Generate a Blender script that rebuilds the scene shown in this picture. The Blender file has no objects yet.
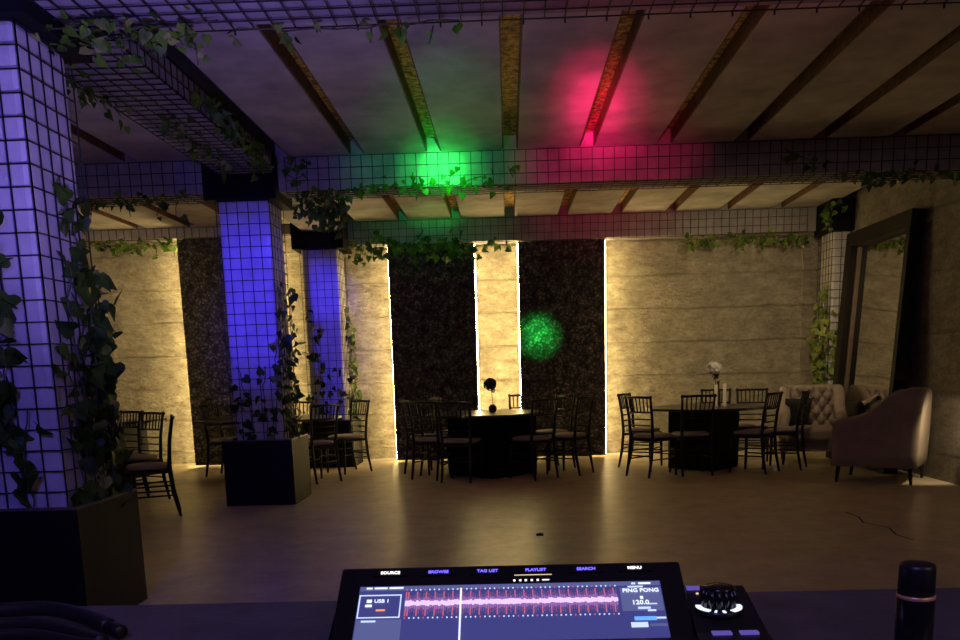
import bpy, bmesh, math, random
from mathutils import Vector, Matrix, Euler
S = bpy.context.scene
COL = S.collection
R = math.radians
PI = math.pi
random.seed(7)

# ------------------------------------------------------------------ camera
CAM_H = 1.25
def make_camera():
    f, px, py, pitch, roll, yaw = 851.9, 490.02, 514.85, R(-9.627), R(1.596), R(1.479)
    fy = Vector((-math.sin(yaw), math.cos(yaw), 0)); rx = Vector((math.cos(yaw), math.sin(yaw), 0)); up = Vector((0, 0, 1))
    F = fy * math.cos(pitch) + up * math.sin(pitch)
    U = -fy * math.sin(pitch) + up * math.cos(pitch)
    X = rx * math.cos(roll) - U * math.sin(roll)
    Y = U * math.cos(roll) + rx * math.sin(roll)
    cd = bpy.data.cameras.new('camera'); co = bpy.data.objects.new('camera', cd); COL.objects.link(co)
    M = Matrix((X, Y, -F)).transposed().to_4x4(); M.translation = (0, 0, CAM_H)
    co.matrix_world = M
    cd.sensor_fit = 'HORIZONTAL'; cd.sensor_width = 36.0
    cd.lens = f * 36.0 / 960.0
    cd.shift_x = (480 - px) / 960.0
    cd.shift_y = (py - 320) / 960.0
    cd.clip_start = 0.02
    S.camera = co
make_camera()

# ------------------------------------------------------------------ world, exposure, lights
W = bpy.data.worlds.new('night'); S.world = W; W.use_nodes = True
W.node_tree.nodes['Background'].inputs[0].default_value = (0.010, 0.009, 0.014, 1)
W.node_tree.nodes['Background'].inputs[1].default_value = 0.25
S.view_settings.view_transform = 'Standard'; S.view_settings.look = 'None'
S.view_settings.gamma = 1.0; S.view_settings.use_curve_mapping = False
S.view_settings.exposure = 0.6
S.cycles.max_bounces = 8; S.cycles.diffuse_bounces = 5; S.cycles.glossy_bounces = 4
S.cycles.sample_clamp_indirect = 4.0
S.cycles.use_denoising = True

LED_STRENGTH = 52.0
def spot(name, loc, target, color, power, angle, blend=0.6, size=0.03):
    l = bpy.data.lights.new(name, 'SPOT'); l.color = color; l.energy = power
    l.spot_size = R(angle); l.spot_blend = blend; l.shadow_soft_size = size
    o = bpy.data.objects.new(name, l); COL.objects.link(o); o.location = loc
    d = Vector(target) - Vector(loc); o.rotation_euler = d.to_track_quat('-Z', 'Y').to_euler()
    return o
def area(name, loc, target, color, power, sx, sy):
    l = bpy.data.lights.new(name, 'AREA'); l.shape = 'RECTANGLE'; l.size = sx; l.size_y = sy; l.color = color; l.energy = power
    o = bpy.data.objects.new(name, l); COL.objects.link(o); o.location = loc
    d = Vector(target) - Vector(loc); o.rotation_euler = d.to_track_quat('-Z', 'Y').to_euler()
    return o
spot('stage_light_blue_near', (-1.25, 0.7, 2.3), (-2.7, 4.3, 1.9), (0.10, 0.08, 1.0), 105, 75, 1.0, 0.05)
spot('stage_light_blue_beam', (-1.1, 0.9, 2.6), (-2.36, 8.35, 2.0), (0.05, 0.028, 1.0), 2000, 15, 1.0, 0.05)
spot('stage_light_blue_far_beam', (-1.1, 0.9, 2.6), (-2.40, 11.62, 2.35), (0.05, 0.028, 1.0), 2600, 5.0, 1.0, 0.05)
spot('stage_light_blue_wash', (-1.1, 2.7, 1.5), (-1.9, 4.5, 3.3), (0.30, 0.22, 1.0), 105, 110, 1.0, 0.1)
G1 = (0.03, 1.0, 0.12)
spot('stage_light_green_beam', (0.2, 0.6, 1.7), (-0.57, 8.39, 3.10), G1, 7500, 4.0, 1.0, 0.02)
spot('stage_light_green_halo', (0.2, 0.6, 1.7), (-0.58, 8.39, 3.10), G1, 2600, 7.0, 1.0, 0.02)
spot('stage_light_green_spill', (0.2, 0.6, 1.7), (-0.6, 8.3, 3.15), (0.01, 1.0, 0.14), 400, 15, 1.0, 0.02)
spot('stage_light_green_disc', (0.2, 0.6, 1.6), (0.42, 12.0, 1.74), G1, 16000, 2.3, 1.0, 0.02)
spot('stage_light_green_disc_halo', (0.2, 0.6, 1.6), (0.42, 12.0, 1.70), G1, 9000, 3.8, 1.0, 0.02)
MG = (1.0, 0.010, 0.17)
spot('stage_light_magenta_beam', (-0.1, 0.6, 1.6), (0.76, 7.3, 3.276), MG, 5000, 4.8, 1.0, 0.02)
spot('stage_light_magenta_halo', (-0.1, 0.6, 1.6), (0.78, 7.3, 3.276), MG, 2400, 8.0, 1.0, 0.02)
spot('stage_light_magenta_wash', (0.1, 0.6, 1.6), (0.95, 8.3, 3.15), (1.0, 0.03, 0.16), 650, 15, 1.0, 0.05)
spot('stage_light_magenta_beam_wash', (0.5, 3.2, 1.3), (0.9, 4.35, 3.1), (1.0, 0.12, 0.45), 14, 70, 1.0, 0.1)
spot('fill_wash_right', (2.9, 8.95, 2.85), (3.1, 12.33, 1.3), (1.0, 0.76, 0.44), 84, 95, 1.0, 0.15)  # added warm fill for the back wall and floor, no fixture there
spot('fill_wash_left', (-5.2, 8.95, 2.85), (-5.3, 12.33, 1.3), (1.0, 0.74, 0.38), 85, 95, 1.0, 0.15)  # second added fill, lifts the left part of the back wall
spot('offscreen_spot_right', (4.40, 8.16, 0.80), (4.30, 8.85, 0.42), (1.0, 0.80, 0.48), 17, 84, 0.6, 0.04)  # added unseen lamp off to the right, lights armchair back and floor
area('fill_light_behind', (2.6, -1.2, 2.7), (-0.3, 6.0, 2.6), (1.0, 0.74, 0.62), 9, 1.2, 0.4)  # added weak fill from behind the camera, not a known room lamp
area('booth_glow', (-0.5, -0.6, 2.6), (0.0, 0.9, 0.95), (0.36, 0.26, 1.0), 8.0, 0.4, 0.4)

# ------------------------------------------------------------------ materials
def new_mat(name):
    m = bpy.data.materials.new(name); m.use_nodes = True
    nt = m.node_tree; b = nt.nodes['Principled BSDF']
    return m, nt, b
def plain(name, col, rough=0.5, metal=0.0, noise=0.0, nscale=20.0, bump=0.0, bscale=60.0, spec=0.5):
    m, nt, b = new_mat(name)
    b.inputs['Roughness'].default_value = rough; b.inputs['Metallic'].default_value = metal
    b.inputs['Specular IOR Level'].default_value = spec
    tc = nt.nodes.new('ShaderNodeTexCoord')
    n = nt.nodes.new('ShaderNodeTexNoise'); n.inputs['Scale'].default_value = nscale; n.inputs['Detail'].default_value = 5
    nt.links.new(tc.outputs['Object'], n.inputs['Vector'])
    r = nt.nodes.new('ShaderNodeValToRGB')
    k = noise
    r.color_ramp.elements[0].position = 0.3; r.color_ramp.elements[1].position = 0.7
    r.color_ramp.elements[0].color = (*[c * (1 - k) for c in col], 1)
    r.color_ramp.elements[1].color = (*[min(1, c * (1 + k)) for c in col], 1)
    nt.links.new(n.outputs['Fac'], r.inputs['Fac']); nt.links.new(r.outputs['Color'], b.inputs['Base Color'])
    if bump:
        n2 = nt.nodes.new('ShaderNodeTexNoise'); n2.inputs['Scale'].default_value = bscale; n2.inputs['Detail'].default_value = 4
        nt.links.new(tc.outputs['Object'], n2.inputs['Vector'])
        bp = nt.nodes.new('ShaderNodeBump'); bp.inputs['Strength'].default_value = bump; bp.inputs['Distance'].default_value = 0.01
        nt.links.new(n2.outputs['Fac'], bp.inputs['Height']); nt.links.new(bp.outputs['Normal'], b.inputs['Normal'])
    return m
def emit(name, col, strength):
    m, nt, b = new_mat(name)
    b.inputs['Base Color'].default_value = (*[c * 0.3 for c in col], 1)
    b.inputs['Emission Color'].default_value = (*col, 1); b.inputs['Emission Strength'].default_value = strength
    return m
def concrete(name, ca, cb, seams=0.45, along='X', rough_amt=1.0):
    """board-marked rough concrete: horizontal pour seams, stretched grain, rough patches"""
    m, nt, b = new_mat(name); L = nt.links.new; N = nt.nodes.new
    b.inputs['Roughness'].default_value = 0.85; b.inputs['Specular IOR Level'].default_value = 0.25
    tc = N('ShaderNodeTexCoord')
    mp = N('ShaderNodeMapping'); mp.inputs['Scale'].default_value = (2.6, 2.6, 7.0); L(tc.outputs['Object'], mp.inputs['Vector'])
    g = N('ShaderNodeTexNoise'); g.inputs['Scale'].default_value = 2.2; g.inputs['Detail'].default_value = 8; g.inputs['Roughness'].default_value = 0.65
    L(mp.outputs['Vector'], g.inputs['Vector'])
    mott = N('ShaderNodeTexNoise'); mott.inputs['Scale'].default_value = 1.7; mott.inputs['Detail'].default_value = 6
    L(tc.outputs['Object'], mott.inputs['Vector'])
    fine = N('ShaderNodeTexNoise'); fine.inputs['Scale'].default_value = 20; fine.inputs['Detail'].default_value = 6; fine.inputs['Roughness'].default_value = 0.7
    mp3 = N('ShaderNodeMapping'); mp3.inputs['Scale'].default_value = (1.0, 1.0, 1.6); L(tc.outputs['Object'], mp3.inputs['Vector'])
    L(mp3.outputs['Vector'], fine.inputs['Vector'])
    # seams
    sep = N('ShaderNodeSeparateXYZ'); L(tc.outputs['Object'], sep.inputs['Vector'])
    wob = N('ShaderNodeMath'); wob.operation = 'MULTIPLY_ADD'; L(mott.outputs['Fac'], wob.inputs[0]); wob.inputs[1].default_value = 0.07; L(sep.outputs['Z'], wob.inputs[2])
    dv = N('ShaderNodeMath'); dv.operation = 'DIVIDE'; L(wob.outputs[0], dv.inputs[0]); dv.inputs[1].default_value = seams
    fr = N('ShaderNodeMath'); fr.operation = 'FRACT'; L(dv.outputs[0], fr.inputs[0])
    sb = N('ShaderNodeMath'); sb.operation = 'SUBTRACT'; L(fr.outputs[0], sb.inputs[0]); sb.inputs[1].default_value = 0.5
    ab = N('ShaderNodeMath'); ab.operation = 'ABSOLUTE'; L(sb.outputs[0], ab.inputs[0])
    seam = N('ShaderNodeMapRange'); L(ab.outputs[0], seam.inputs['Value'])
    seam.inputs['From Min'].default_value = 0.0; seam.inputs['From Max'].default_value = 0.045
    seam.inputs['To Min'].default_value = 1.0; seam.inputs['To Max'].default_value = 0.0
    # colour
    mx = N('ShaderNodeMixRGB'); mx.inputs[1].default_value = (*ca, 1); mx.inputs[2].default_value = (*cb, 1)
    ramp = N('ShaderNodeValToRGB'); ramp.color_ramp.elements[0].position = 0.35; ramp.color_ramp.elements[1].position = 0.68
    L(g.outputs['Fac'], ramp.inputs['Fac']); L(ramp.outputs['Color'], mx.inputs[0])
    mul = N('ShaderNodeMixRGB'); mul.blend_type = 'MULTIPLY'; mul.inputs[0].default_value = 0.75
    L(mx.outputs[0], mul.inputs[1]); r2 = N('ShaderNodeValToRGB'); r2.color_ramp.elements[0].position = 0.3; r2.color_ramp.elements[1].position = 0.6
    r2.color_ramp.elements[0].color = (0.38, 0.37, 0.36, 1)
    L(mott.outputs['Fac'], r2.inputs['Fac']); L(r2.outputs['Color'], mul.inputs[2]); 
    fr2 = N('ShaderNodeValToRGB'); fr2.color_ramp.elements[0].position = 0.38; fr2.color_ramp.elements[1].position = 0.58; fr2.color_ramp.elements[0].color = (0.42, 0.40, 0.38, 1)
    L(fine.outputs['Fac'], fr2.inputs['Fac'])
    mul2 = N('ShaderNodeMixRGB'); mul2.blend_type = 'MULTIPLY'; mul2.inputs[0].default_value = 0.4; L(mul.outputs[0], mul2.inputs[1]); L(fr2.outputs['Color'], mul2.inputs[2])
    mul3 = N('ShaderNodeMixRGB'); mul3.blend_type = 'MULTIPLY'; sg = N('ShaderNodeMath'); sg.operation = 'MULTIPLY'; L(seam.outputs[0], sg.inputs[0]); L(fr2.outputs['Color'], sg.inputs[1]); sg2 = N('ShaderNodeMath'); sg2.operation = 'MULTIPLY'; L(sg.outputs[0], sg2.inputs[0]); L(r2.outputs['Color'], sg2.inputs[1]); gt = N('ShaderNodeTexNoise'); gt.inputs['Scale'].default_value = 1.6; gt.inputs['Detail'].default_value = 2; L(tc.outputs['Object'], gt.inputs['Vector']); gr = N('ShaderNodeMapRange'); L(gt.outputs['Fac'], gr.inputs['Value']); gr.inputs['From Min'].default_value = 0.46; gr.inputs['From Max'].default_value = 0.60; sg3 = N('ShaderNodeMath'); sg3.operation = 'MULTIPLY'; L(sg2.outputs[0], sg3.inputs[0]); L(gr.outputs[0], sg3.inputs[1]); L(sg3.outputs[0], mul3.inputs[0]); L(mul2.outputs[0], mul3.inputs[1]); mul3.inputs[2].default_value = (0.55, 0.53, 0.50, 1)
    L(mul3.outputs[0], b.inputs['Base Color'])
    # height
    patch = N('ShaderNodeMapRange'); L(mott.outputs['Fac'], patch.inputs['Value']); patch.inputs['From Min'].default_value = 0.42; patch.inputs['From Max'].default_value = 0.6
    patch.inputs['To Min'].default_value = 0.15; patch.inputs['To Max'].default_value = 1.0
    pf = N('ShaderNodeMath'); pf.operation = 'MULTIPLY'; L(fine.outputs['Fac'], pf.inputs[0]); L(patch.outputs[0], pf.inputs[1])
    h1 = N('ShaderNodeMath'); h1.operation = 'MULTIPLY_ADD'; L(g.outputs['Fac'], h1.inputs[0]); h1.inputs[1].default_value = 0.5; L(pf.outputs[0], h1.inputs[2])
    sn = N('ShaderNodeMath'); sn.operation = 'MULTIPLY'; L(seam.outputs[0], sn.inputs[0]); L(ramp.outputs['Color'], sn.inputs[1])
    h2 = N('ShaderNodeMath'); h2.operation = 'MULTIPLY_ADD'; L(sn.outputs[0], h2.inputs[0]); h2.inputs[1].default_value = 0.55; L(h1.outputs[0], h2.inputs[2])
    bp = N('ShaderNodeBump'); bp.inputs['Strength'].default_value = 1.0 * rough_amt; bp.inputs['Distance'].default_value = 0.06
    L(h2.outputs[0], bp.inputs['Height']); L(bp.outputs['Normal'], b.inputs['Normal'])
    return m
def floor_mat():
    m, nt, b = new_mat('polished_concrete'); L = nt.links.new; N = nt.nodes.new
    tc = N('ShaderNodeTexCoord')
    n = N('ShaderNodeTexNoise'); n.inputs['Scale'].default_value = 3.5; n.inputs['Detail'].default_value = 9; n.inputs['Roughness'].default_value = 0.6
    L(tc.outputs['Object'], n.inputs['Vector'])
    r = N('ShaderNodeValToRGB'); r.color_ramp.elements[0].position = 0.0; r.color_ramp.elements[1].position = 1.0
    r.color_ramp.elements[0].color = (0.34, 0.27, 0.18, 1); r.color_ramp.elements[1].color = (1.0, 0.83, 0.58, 1)
    L(n.outputs['Fac'], r.inputs['Fac'])
    nf = N('ShaderNodeTexNoise'); nf.inputs['Scale'].default_value = 11; nf.inputs['Detail'].default_value = 8; nf.inputs['Roughness'].default_value = 0.7; L(tc.outputs['Object'], nf.inputs['Vector'])
    rf = N('ShaderNodeValToRGB'); rf.color_ramp.elements[0].position = 0.25; rf.color_ramp.elements[1].position = 0.65; rf.color_ramp.elements[0].color = (0.55, 0.53, 0.5, 1); L(nf.outputs['Fac'], rf.inputs['Fac'])
    ml = N('ShaderNodeMixRGB'); ml.blend_type = 'MULTIPLY'; ml.inputs[0].default_value = 0.6; L(r.outputs['Color'], ml.inputs[1]); L(rf.outputs['Color'], ml.inputs[2]); L(ml.outputs[0], b.inputs['Base Color'])
    n2 = N('ShaderNodeTexNoise'); n2.inputs['Scale'].default_value = 1.3; n2.inputs['Detail'].default_value = 3; L(tc.outputs['Object'], n2.inputs['Vector'])
    mr = N('ShaderNodeMapRange'); L(n2.outputs['Fac'], mr.inputs['Value']); mr.inputs['To Min'].default_value = 0.31; mr.inputs['To Max'].default_value = 0.39; b.inputs['Specular IOR Level'].default_value = 1.0
    L(mr.outputs[0], b.inputs['Roughness'])
    n3 = N('ShaderNodeTexNoise'); n3.inputs['Scale'].default_value = 14; n3.inputs['Detail'].default_value = 5; L(tc.outputs['Object'], n3.inputs['Vector'])
    bp = N('ShaderNodeBump'); bp.inputs['Strength'].default_value = 0.0; bp.inputs['Distance'].default_value = 0.01
    return m
def hedge_mat():
    m, nt, b = new_mat('dark_leaf_panel'); L = nt.links.new; N = nt.nodes.new
    b.inputs['Roughness'].default_value = 0.75; b.inputs['Specular IOR Level'].default_value = 0.3
    tc = N('ShaderNodeTexCoord')
    v = N('ShaderNodeTexVoronoi'); v.inputs['Scale'].default_value = 26; L(tc.outputs['Object'], v.inputs['Vector'])
    n = N('ShaderNodeTexNoise'); n.inputs['Scale'].default_value = 9; n.inputs['Detail'].default_value = 8; L(tc.outputs['Object'], n.inputs['Vector'])
    r = N('ShaderNodeValToRGB'); r.color_ramp.elements[0].position = 0.35; r.color_ramp.elements[0].color = (0.05, 0.04, 0.036, 1)
    r.color_ramp.elements[1].position = 0.75; r.color_ramp.elements[1].color = (0.34, 0.28, 0.24, 1)
    L(n.outputs['Fac'], r.inputs['Fac'])
    mul = N('ShaderNodeMixRGB'); mul.blend_type = 'MULTIPLY'; mul.inputs[0].default_value = 0.9
    L(r.outputs['Color'], mul.inputs[1]); vr = N('ShaderNodeValToRGB'); vr.color_ramp.elements[0].position = 0.0; vr.color_ramp.elements[0].color = (1, 1, 1, 1); vr.color_ramp.elements[1].position = 0.55; vr.color_ramp.elements[1].color = (0.12, 0.12, 0.12, 1); L(v.outputs['Distance'], vr.inputs['Fac']); L(vr.outputs['Color'], mul.inputs[2]); L(mul.outputs[0], b.inputs['Base Color'])
    bp = N('ShaderNodeBump'); bp.inputs['Strength'].default_value = 0.8; bp.inputs['Distance'].default_value = 0.03
    L(v.outputs['Distance'], bp.inputs['Height']); L(bp.outputs['Normal'], b.inputs['Normal'])
    return m
def rust_mat(name, a, bcol, flecks):
    m, nt, b = new_mat(name); L = nt.links.new; N = nt.nodes.new
    tc = N('ShaderNodeTexCoord')
    n = N('ShaderNodeTexNoise'); n.inputs['Scale'].default_value = 22; n.inputs['Detail'].default_value = 6; n.inputs['Roughness'].default_value = 0.7
    L(tc.outputs['Object'], n.inputs['Vector'])
    r = N('ShaderNodeValToRGB'); r.color_ramp.elements[0].position = 0.38; r.color_ramp.elements[1].position = 0.62
    r.color_ramp.elements[0].color = (*a, 1); r.color_ramp.elements[1].color = (*bcol, 1)
    L(n.outputs['Fac'], r.inputs['Fac']); L(r.outputs['Color'], b.inputs['Base Color'])
    b.inputs['Roughness'].default_value = 0.55; b.inputs['Metallic'].default_value = flecks
    bp = N('ShaderNodeBump'); bp.inputs['Strength'].default_value = 0.8; bp.inputs['Distance'].default_value = 0.02
    L(n.outputs['Fac'], bp.inputs['Height']); L(bp.outputs['Normal'], b.inputs['Normal'])
    return m
def leaf_mat(name, a, bcol):
    m, nt, b = new_mat(name); L = nt.links.new; N = nt.nodes.new
    tc = N('ShaderNodeTexCoord'); n = N('ShaderNodeTexNoise'); n.inputs['Scale'].default_value = 7; n.inputs['Detail'].default_value = 3
    L(tc.outputs['Object'], n.inputs['Vector'])
    r = N('ShaderNodeValToRGB'); r.color_ramp.elements[0].position = 0.35; r.color_ramp.elements[1].position = 0.65
    r.color_ramp.elements[0].color = (*a, 1); r.color_ramp.elements[1].color = (*bcol, 1)
    L(n.outputs['Fac'], r.inputs['Fac']); L(r.outputs['Color'], b.inputs['Base Color'])
    b.inputs['Roughness'].default_value = 0.5; b.inputs['Specular IOR Level'].default_value = 0.18
    return m

M = {}
M['floor'] = floor_mat()
M['wall'] = concrete('board_concrete', (0.36, 0.31, 0.23), (0.60, 0.54, 0.41), 0.46)
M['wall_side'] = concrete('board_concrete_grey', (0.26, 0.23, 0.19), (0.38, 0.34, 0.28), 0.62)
M['ceiling'] = plain('ceiling_panel_plaster', (0.50, 0.46, 0.40), 0.8, 0, 0.28, 3.2, 0.3, 12)
M['deck'] = plain('ceiling_deck_dark', (0.05, 0.045, 0.04), 0.9, 0, 0.2, 6)
M['column'] = plain('column_plaster', (0.52, 0.49, 0.46), 0.75, 0, 0.14, 7, 0.25, 30)
M['beam'] = plain('beam_plaster', (0.30, 0.27, 0.255), 0.8, 0, 0.18, 6, 0.2, 25)
M['capital'] = plain('capital_black', (0.005, 0.005, 0.006), 0.7, 0, 0.2, 8, spec=.15)
M['wire'] = plain('wire_black', (0.012, 0.012, 0.014), 0.5, 0.3, 0.1, 30)
M['planter'] = plain('planter_dark_steel', (0.005, 0.004, 0.0035), 0.5, 0.0, 0.25, 7, 0.1, 40, spec=.25)
M['rim'] = plain('planter_rim', (0.14, 0.12, 0.09), 0.4, 0.5, 0.2, 20)
M['soil'] = plain('soil', (0.02, 0.015, 0.01), 0.95, 0, 0.4, 30, 0.6, 50)
M['hedge'] = hedge_mat()
M['rust'] = rust_mat('rusted_steel', (0.10, 0.045, 0.02), (0.24, 0.12, 0.05), 0.0)
M['gold'] = rust_mat('gold_flecked_sheet', (0.12, 0.06, 0.015), (0.95, 0.66, 0.20), 0.75)
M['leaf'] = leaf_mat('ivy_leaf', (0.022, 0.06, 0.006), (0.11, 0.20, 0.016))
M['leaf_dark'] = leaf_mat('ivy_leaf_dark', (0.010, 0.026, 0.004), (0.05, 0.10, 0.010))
M['leaf_var'] = leaf_mat('ivy_leaf_variegated', (0.03, 0.07, 0.01), (0.26, 0.30, 0.07))
M['stem'] = plain('ivy_stem', (0.06, 0.05, 0.025), 0.7, 0, 0.3, 20)
M['led'] = emit('warm_led', (1.0, 0.74, 0.30), LED_STRENGTH)
M['wood'] = plain('black_lacquer', (0.009, 0.007, 0.007), 0.42, 0, 0.2, 12, spec=.3)
M['cushion'] = plain('chair_cushion_fabric', (0.34, 0.27, 0.24), 0.8, 0, 0.15, 60, 0.2, 200)
M['table'] = plain('table_black_top', (0.022, 0.019, 0.016), 0.28, 0, 0.2, 8)
M['table_base'] = plain('table_black_base', (0.007, 0.006, 0.006), 0.75, 0, 0.2, 8, spec=.15)
M['velvet'] = plain('beige_velvet', (0.27, 0.21, 0.165), 0.75, 0, 0.10, 9, 0.15, 160)
M['darkfab'] = plain('black_fabric', (0.012, 0.011, 0.012), 0.8, 0, 0.2, 40, 0.2, 120)
def pattern_mat():
    m, nt, b = new_mat('patterned_fabric'); b.inputs['Roughness'].default_value = 0.8
    tc = nt.nodes.new('ShaderNodeTexCoord'); w = nt.nodes.new('ShaderNodeTexWave'); w.wave_type = 'RINGS'; w.inputs['Scale'].default_value = 3.0; w.inputs['Distortion'].default_value = 4.0; w.inputs['Detail Scale'].default_value = 1.2
    r = nt.nodes.new('ShaderNodeValToRGB'); r.color_ramp.elements[0].position = 0.42; r.color_ramp.elements[1].position = 0.5
    r.color_ramp.elements[0].color = (0.02, 0.018, 0.018, 1); r.color_ramp.elements[1].color = (0.62, 0.55, 0.42, 1)
    nt.links.new(tc.outputs['Object'], w.inputs['Vector']); nt.links.new(w.outputs['Fac'], r.inputs['Fac']); nt.links.new(r.outputs['Color'], b.inputs['Base Color'])
    return m
M['pattern'] = pattern_mat()
M['band'] = plain('mirror_inner_band', (0.16, 0.11, 0.07), 0.5, 0, 0.2, 12)
M['frame'] = plain('mirror_frame_dark', (0.009, 0.007, 0.006), 0.55, 0, 0.25, 9, spec=.2)
M['mirror'] = plain('mirror_glass', (0.72, 0.70, 0.66), 0.03, 1.0, 0.01, 3)
M['white'] = plain('white_petals', (0.75, 0.71, 0.66), 0.8, 0, 0.1, 40)
M['darkpetal'] = plain('dark_petals', (0.02, 0.014, 0.016), 0.8, 0, 0.3, 40)
M['pale'] = plain('pale_ceramic', (0.60, 0.54, 0.44), 0.35, 0, 0.08, 10)
M['brown'] = plain('brown_glass', (0.06, 0.03, 0.018), 0.15, 0, 0.2, 10)
M['booth'] = plain('booth_top_laminate', (0.085, 0.075, 0.095), 0.55, 0, 0.25, 14, 0.15, 90)
M['plastic'] = plain('black_plastic', (0.012, 0.012, 0.014), 0.38, 0, 0.1, 20)
M['gloss'] = plain('gloss_black_plastic', (0.010, 0.010, 0.013), 0.16, 0, 0.1, 20)
M['rubber'] = plain('black_rubber', (0.014, 0.013, 0.018), 0.5, 0, 0.1, 20)
M['bronze'] = plain('bronze_ring', (0.85, 0.52, 0.30), 0.35, 0.4, 0.05, 20)
M['pale_line'] = plain('pale_base_strip', (0.70, 0.64, 0.52), 0.6, 0, 0.1, 10)
M['crack'] = plain('crack_dark', (0.015, 0.012, 0.009), 0.9, 0, 0.1, 10)
M['scr_bg'] = emit('screen_navy', (0.07, 0.075, 0.30), 0.45)
M['scr_bar'] = emit('screen_slate', (0.13, 0.15, 0.36), 0.5)
M['scr_edge'] = emit('screen_pale_line', (0.55, 0.66, 0.90), 0.8)
M['scr_white'] = emit('screen_white', (0.75, 0.82, 1.0), 0.85)
M['scr_orange'] = emit('screen_orange', (1.0, 0.35, 0.12), 0.7)
M['scr_blue'] = emit('screen_blue', (0.12, 0.35, 0.95), 0.9)
M['wave_red'] = emit('wave_red', (0.62, 0.13, 0.19), 0.62)
M['wave_mauve'] = emit('wave_mauve', (0.36, 0.16, 0.42), 0.6)
M['wave_dark'] = emit('wave_dark', (0.22, 0.10, 0.30), 0.5)
M['wave_core'] = emit('wave_core', (0.62, 0.45, 0.85), 0.95)
M['btn_blue'] = emit('button_blue', (0.14, 0.10, 1.0), 1.4)
M['btn_white'] = emit('button_white', (0.95, 0.92, 0.85), 1.1)
M['btn_gold'] = emit('button_gold', (0.9, 0.7, 0.4), 0.6)
M['btn_dim'] = emit('button_dim_violet', (0.22, 0.16, 0.75), 0.30)

# ------------------------------------------------------------------ mesh helpers
class MB:
    def __init__(self): self.v = []; self.f = []; self.mi = []; self.sm = []; self.mats = []
    def mat(self, m):
        if m not in self.mats: self.mats.append(m)
        return self.mats.index(m)
    def add(self, vs, fs, m, smooth=False):
        o = len(self.v); k = self.mat(m)
        self.v += [tuple(p) for p in vs]
        for f in fs: self.f.append(tuple(i + o for i in f)); self.mi.append(k); self.sm.append(smooth)
    def box(self, a, b, m, T=None):
        x0, y0, z0 = a; x1, y1, z1 = b
        vs = [Vector(p) for p in ((x0,y0,z0),(x1,y0,z0),(x1,y1,z0),(x0,y1,z0),(x0,y0,z1),(x1,y0,z1),(x1,y1,z1),(x0,y1,z1))]
        if T: vs = [T @ p for p in vs]
        self.add(vs, [(0,3,2,1),(4,5,6,7),(0,1,5,4),(1,2,6,5),(2,3,7,6),(3,0,4,7)], m)
    def tube(self, pts, r, m, n=8, caps=True, smooth=True):
        pts = [Vector(p) for p in pts]; rs = r if isinstance(r, (list, tuple)) else [r] * len(pts)
        vs = []; fs = []
        up = Vector((0, 0, 1)); prev = None
        for i, p in enumerate(pts):
            d = (pts[min(i + 1, len(pts) - 1)] - pts[max(i - 1, 0)]).normalized()
            if prev is None:
                a = d.cross(up)
                if a.length < 0.05: a = d.cross(Vector((1, 0, 0)))
            else: a = prev - d * prev.dot(d)
            a.normalize(); prev = a; bb = d.cross(a)
            for k in range(n):
                t = 2 * PI * k / n; vs.append(p + (a * math.cos(t) + bb * math.sin(t)) * rs[i])
        for i in range(len(pts) - 1):
            for k in range(n):
                k2 = (k + 1) % n
                fs.append((i * n + k, (i + 1) * n + k, (i + 1) * n + k2, i * n + k2))
        if caps:
            fs.append(tuple(range(n))); fs.append(tuple((len(pts) - 1) * n + k for k in reversed(range(n))))
        self.add(vs, fs, m, smooth)
    def lathe(self, prof, m, c=(0, 0, 0), n=24, smooth=True):
        vs = []; fs = []; c = Vector(c)
        for r, z in prof:
            for k in range(n): t = 2 * PI * k / n; vs.append(c + Vector((r * math.cos(t), r * math.sin(t), z)))
        for i in range(len(prof) - 1):
            for k in range(n):
                k2 = (k + 1) % n; fs.append((i * n + k, i * n + k2, (i + 1) * n + k2, (i + 1) * n + k))
        if prof[0][0] > 1e-4: fs.append(tuple(reversed(range(n))))
        if prof[-1][0] > 1e-4: fs.append(tuple((len(prof) - 1) * n + k for k in range(n)))
        self.add(vs, fs, m, smooth)
    def prism(self, poly, z0, z1, m, T=None):
        n = len(poly); vs = [Vector((x, y, z0)) for x, y in poly] + [Vector((x, y, z1)) for x, y in poly]
        if T: vs = [T @ p for p in vs]
        self.add(vs, [tuple(reversed(range(n))), tuple(range(n, 2 * n))] + [(i, (i + 1) % n, n + (i + 1) % n, n + i) for i in range(n)], m)
    def build(self, name, parent=None, loc=None, bevel=0.0, seg=2, subsurf=0):
        me = bpy.data.meshes.new(name); me.from_pydata(self.v, [], self.f)
        for mt in self.mats: me.materials.append(mt)
        me.polygons.foreach_set('material_index', self.mi); me.polygons.foreach_set('use_smooth', self.sm)
        me.update()
        o = bpy.data.objects.new(name, me); COL.objects.link(o)
        if parent: o.parent = parent
        if loc: o.location = loc
        if bevel:
            md = o.modifiers.new('b', 'BEVEL'); md.width = bevel; md.segments = seg; md.limit_method = 'ANGLE'
        if subsurf:
            md = o.modifiers.new('s', 'SUBSURF'); md.levels = subsurf; md.render_levels = subsurf
        return o
def tag(o, label=None, cat=None, group=None, kind=None):
    if label: o['label'] = label
    if cat: o['category'] = cat
    if group: o['group'] = group
    if kind: o['kind'] = kind
    return o
def empty(name, loc=(0, 0, 0), rz=0.0):
    o = bpy.data.objects.new(name, None); COL.objects.link(o); o.location = loc; o.rotation_euler = (0, 0, rz)
    o.empty_display_size = 0.1
    return o
KIDS = {}
def children(o): return [c for c in COL.objects if c.parent == o]
def copy_tree(o, parent=None):
    c = o.copy(); COL.objects.link(c)
    if parent: c.parent = parent
    for ch in children(o): copy_tree(ch, c)
    return c
def structure(o): o['kind'] = 'structure'; return o
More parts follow.
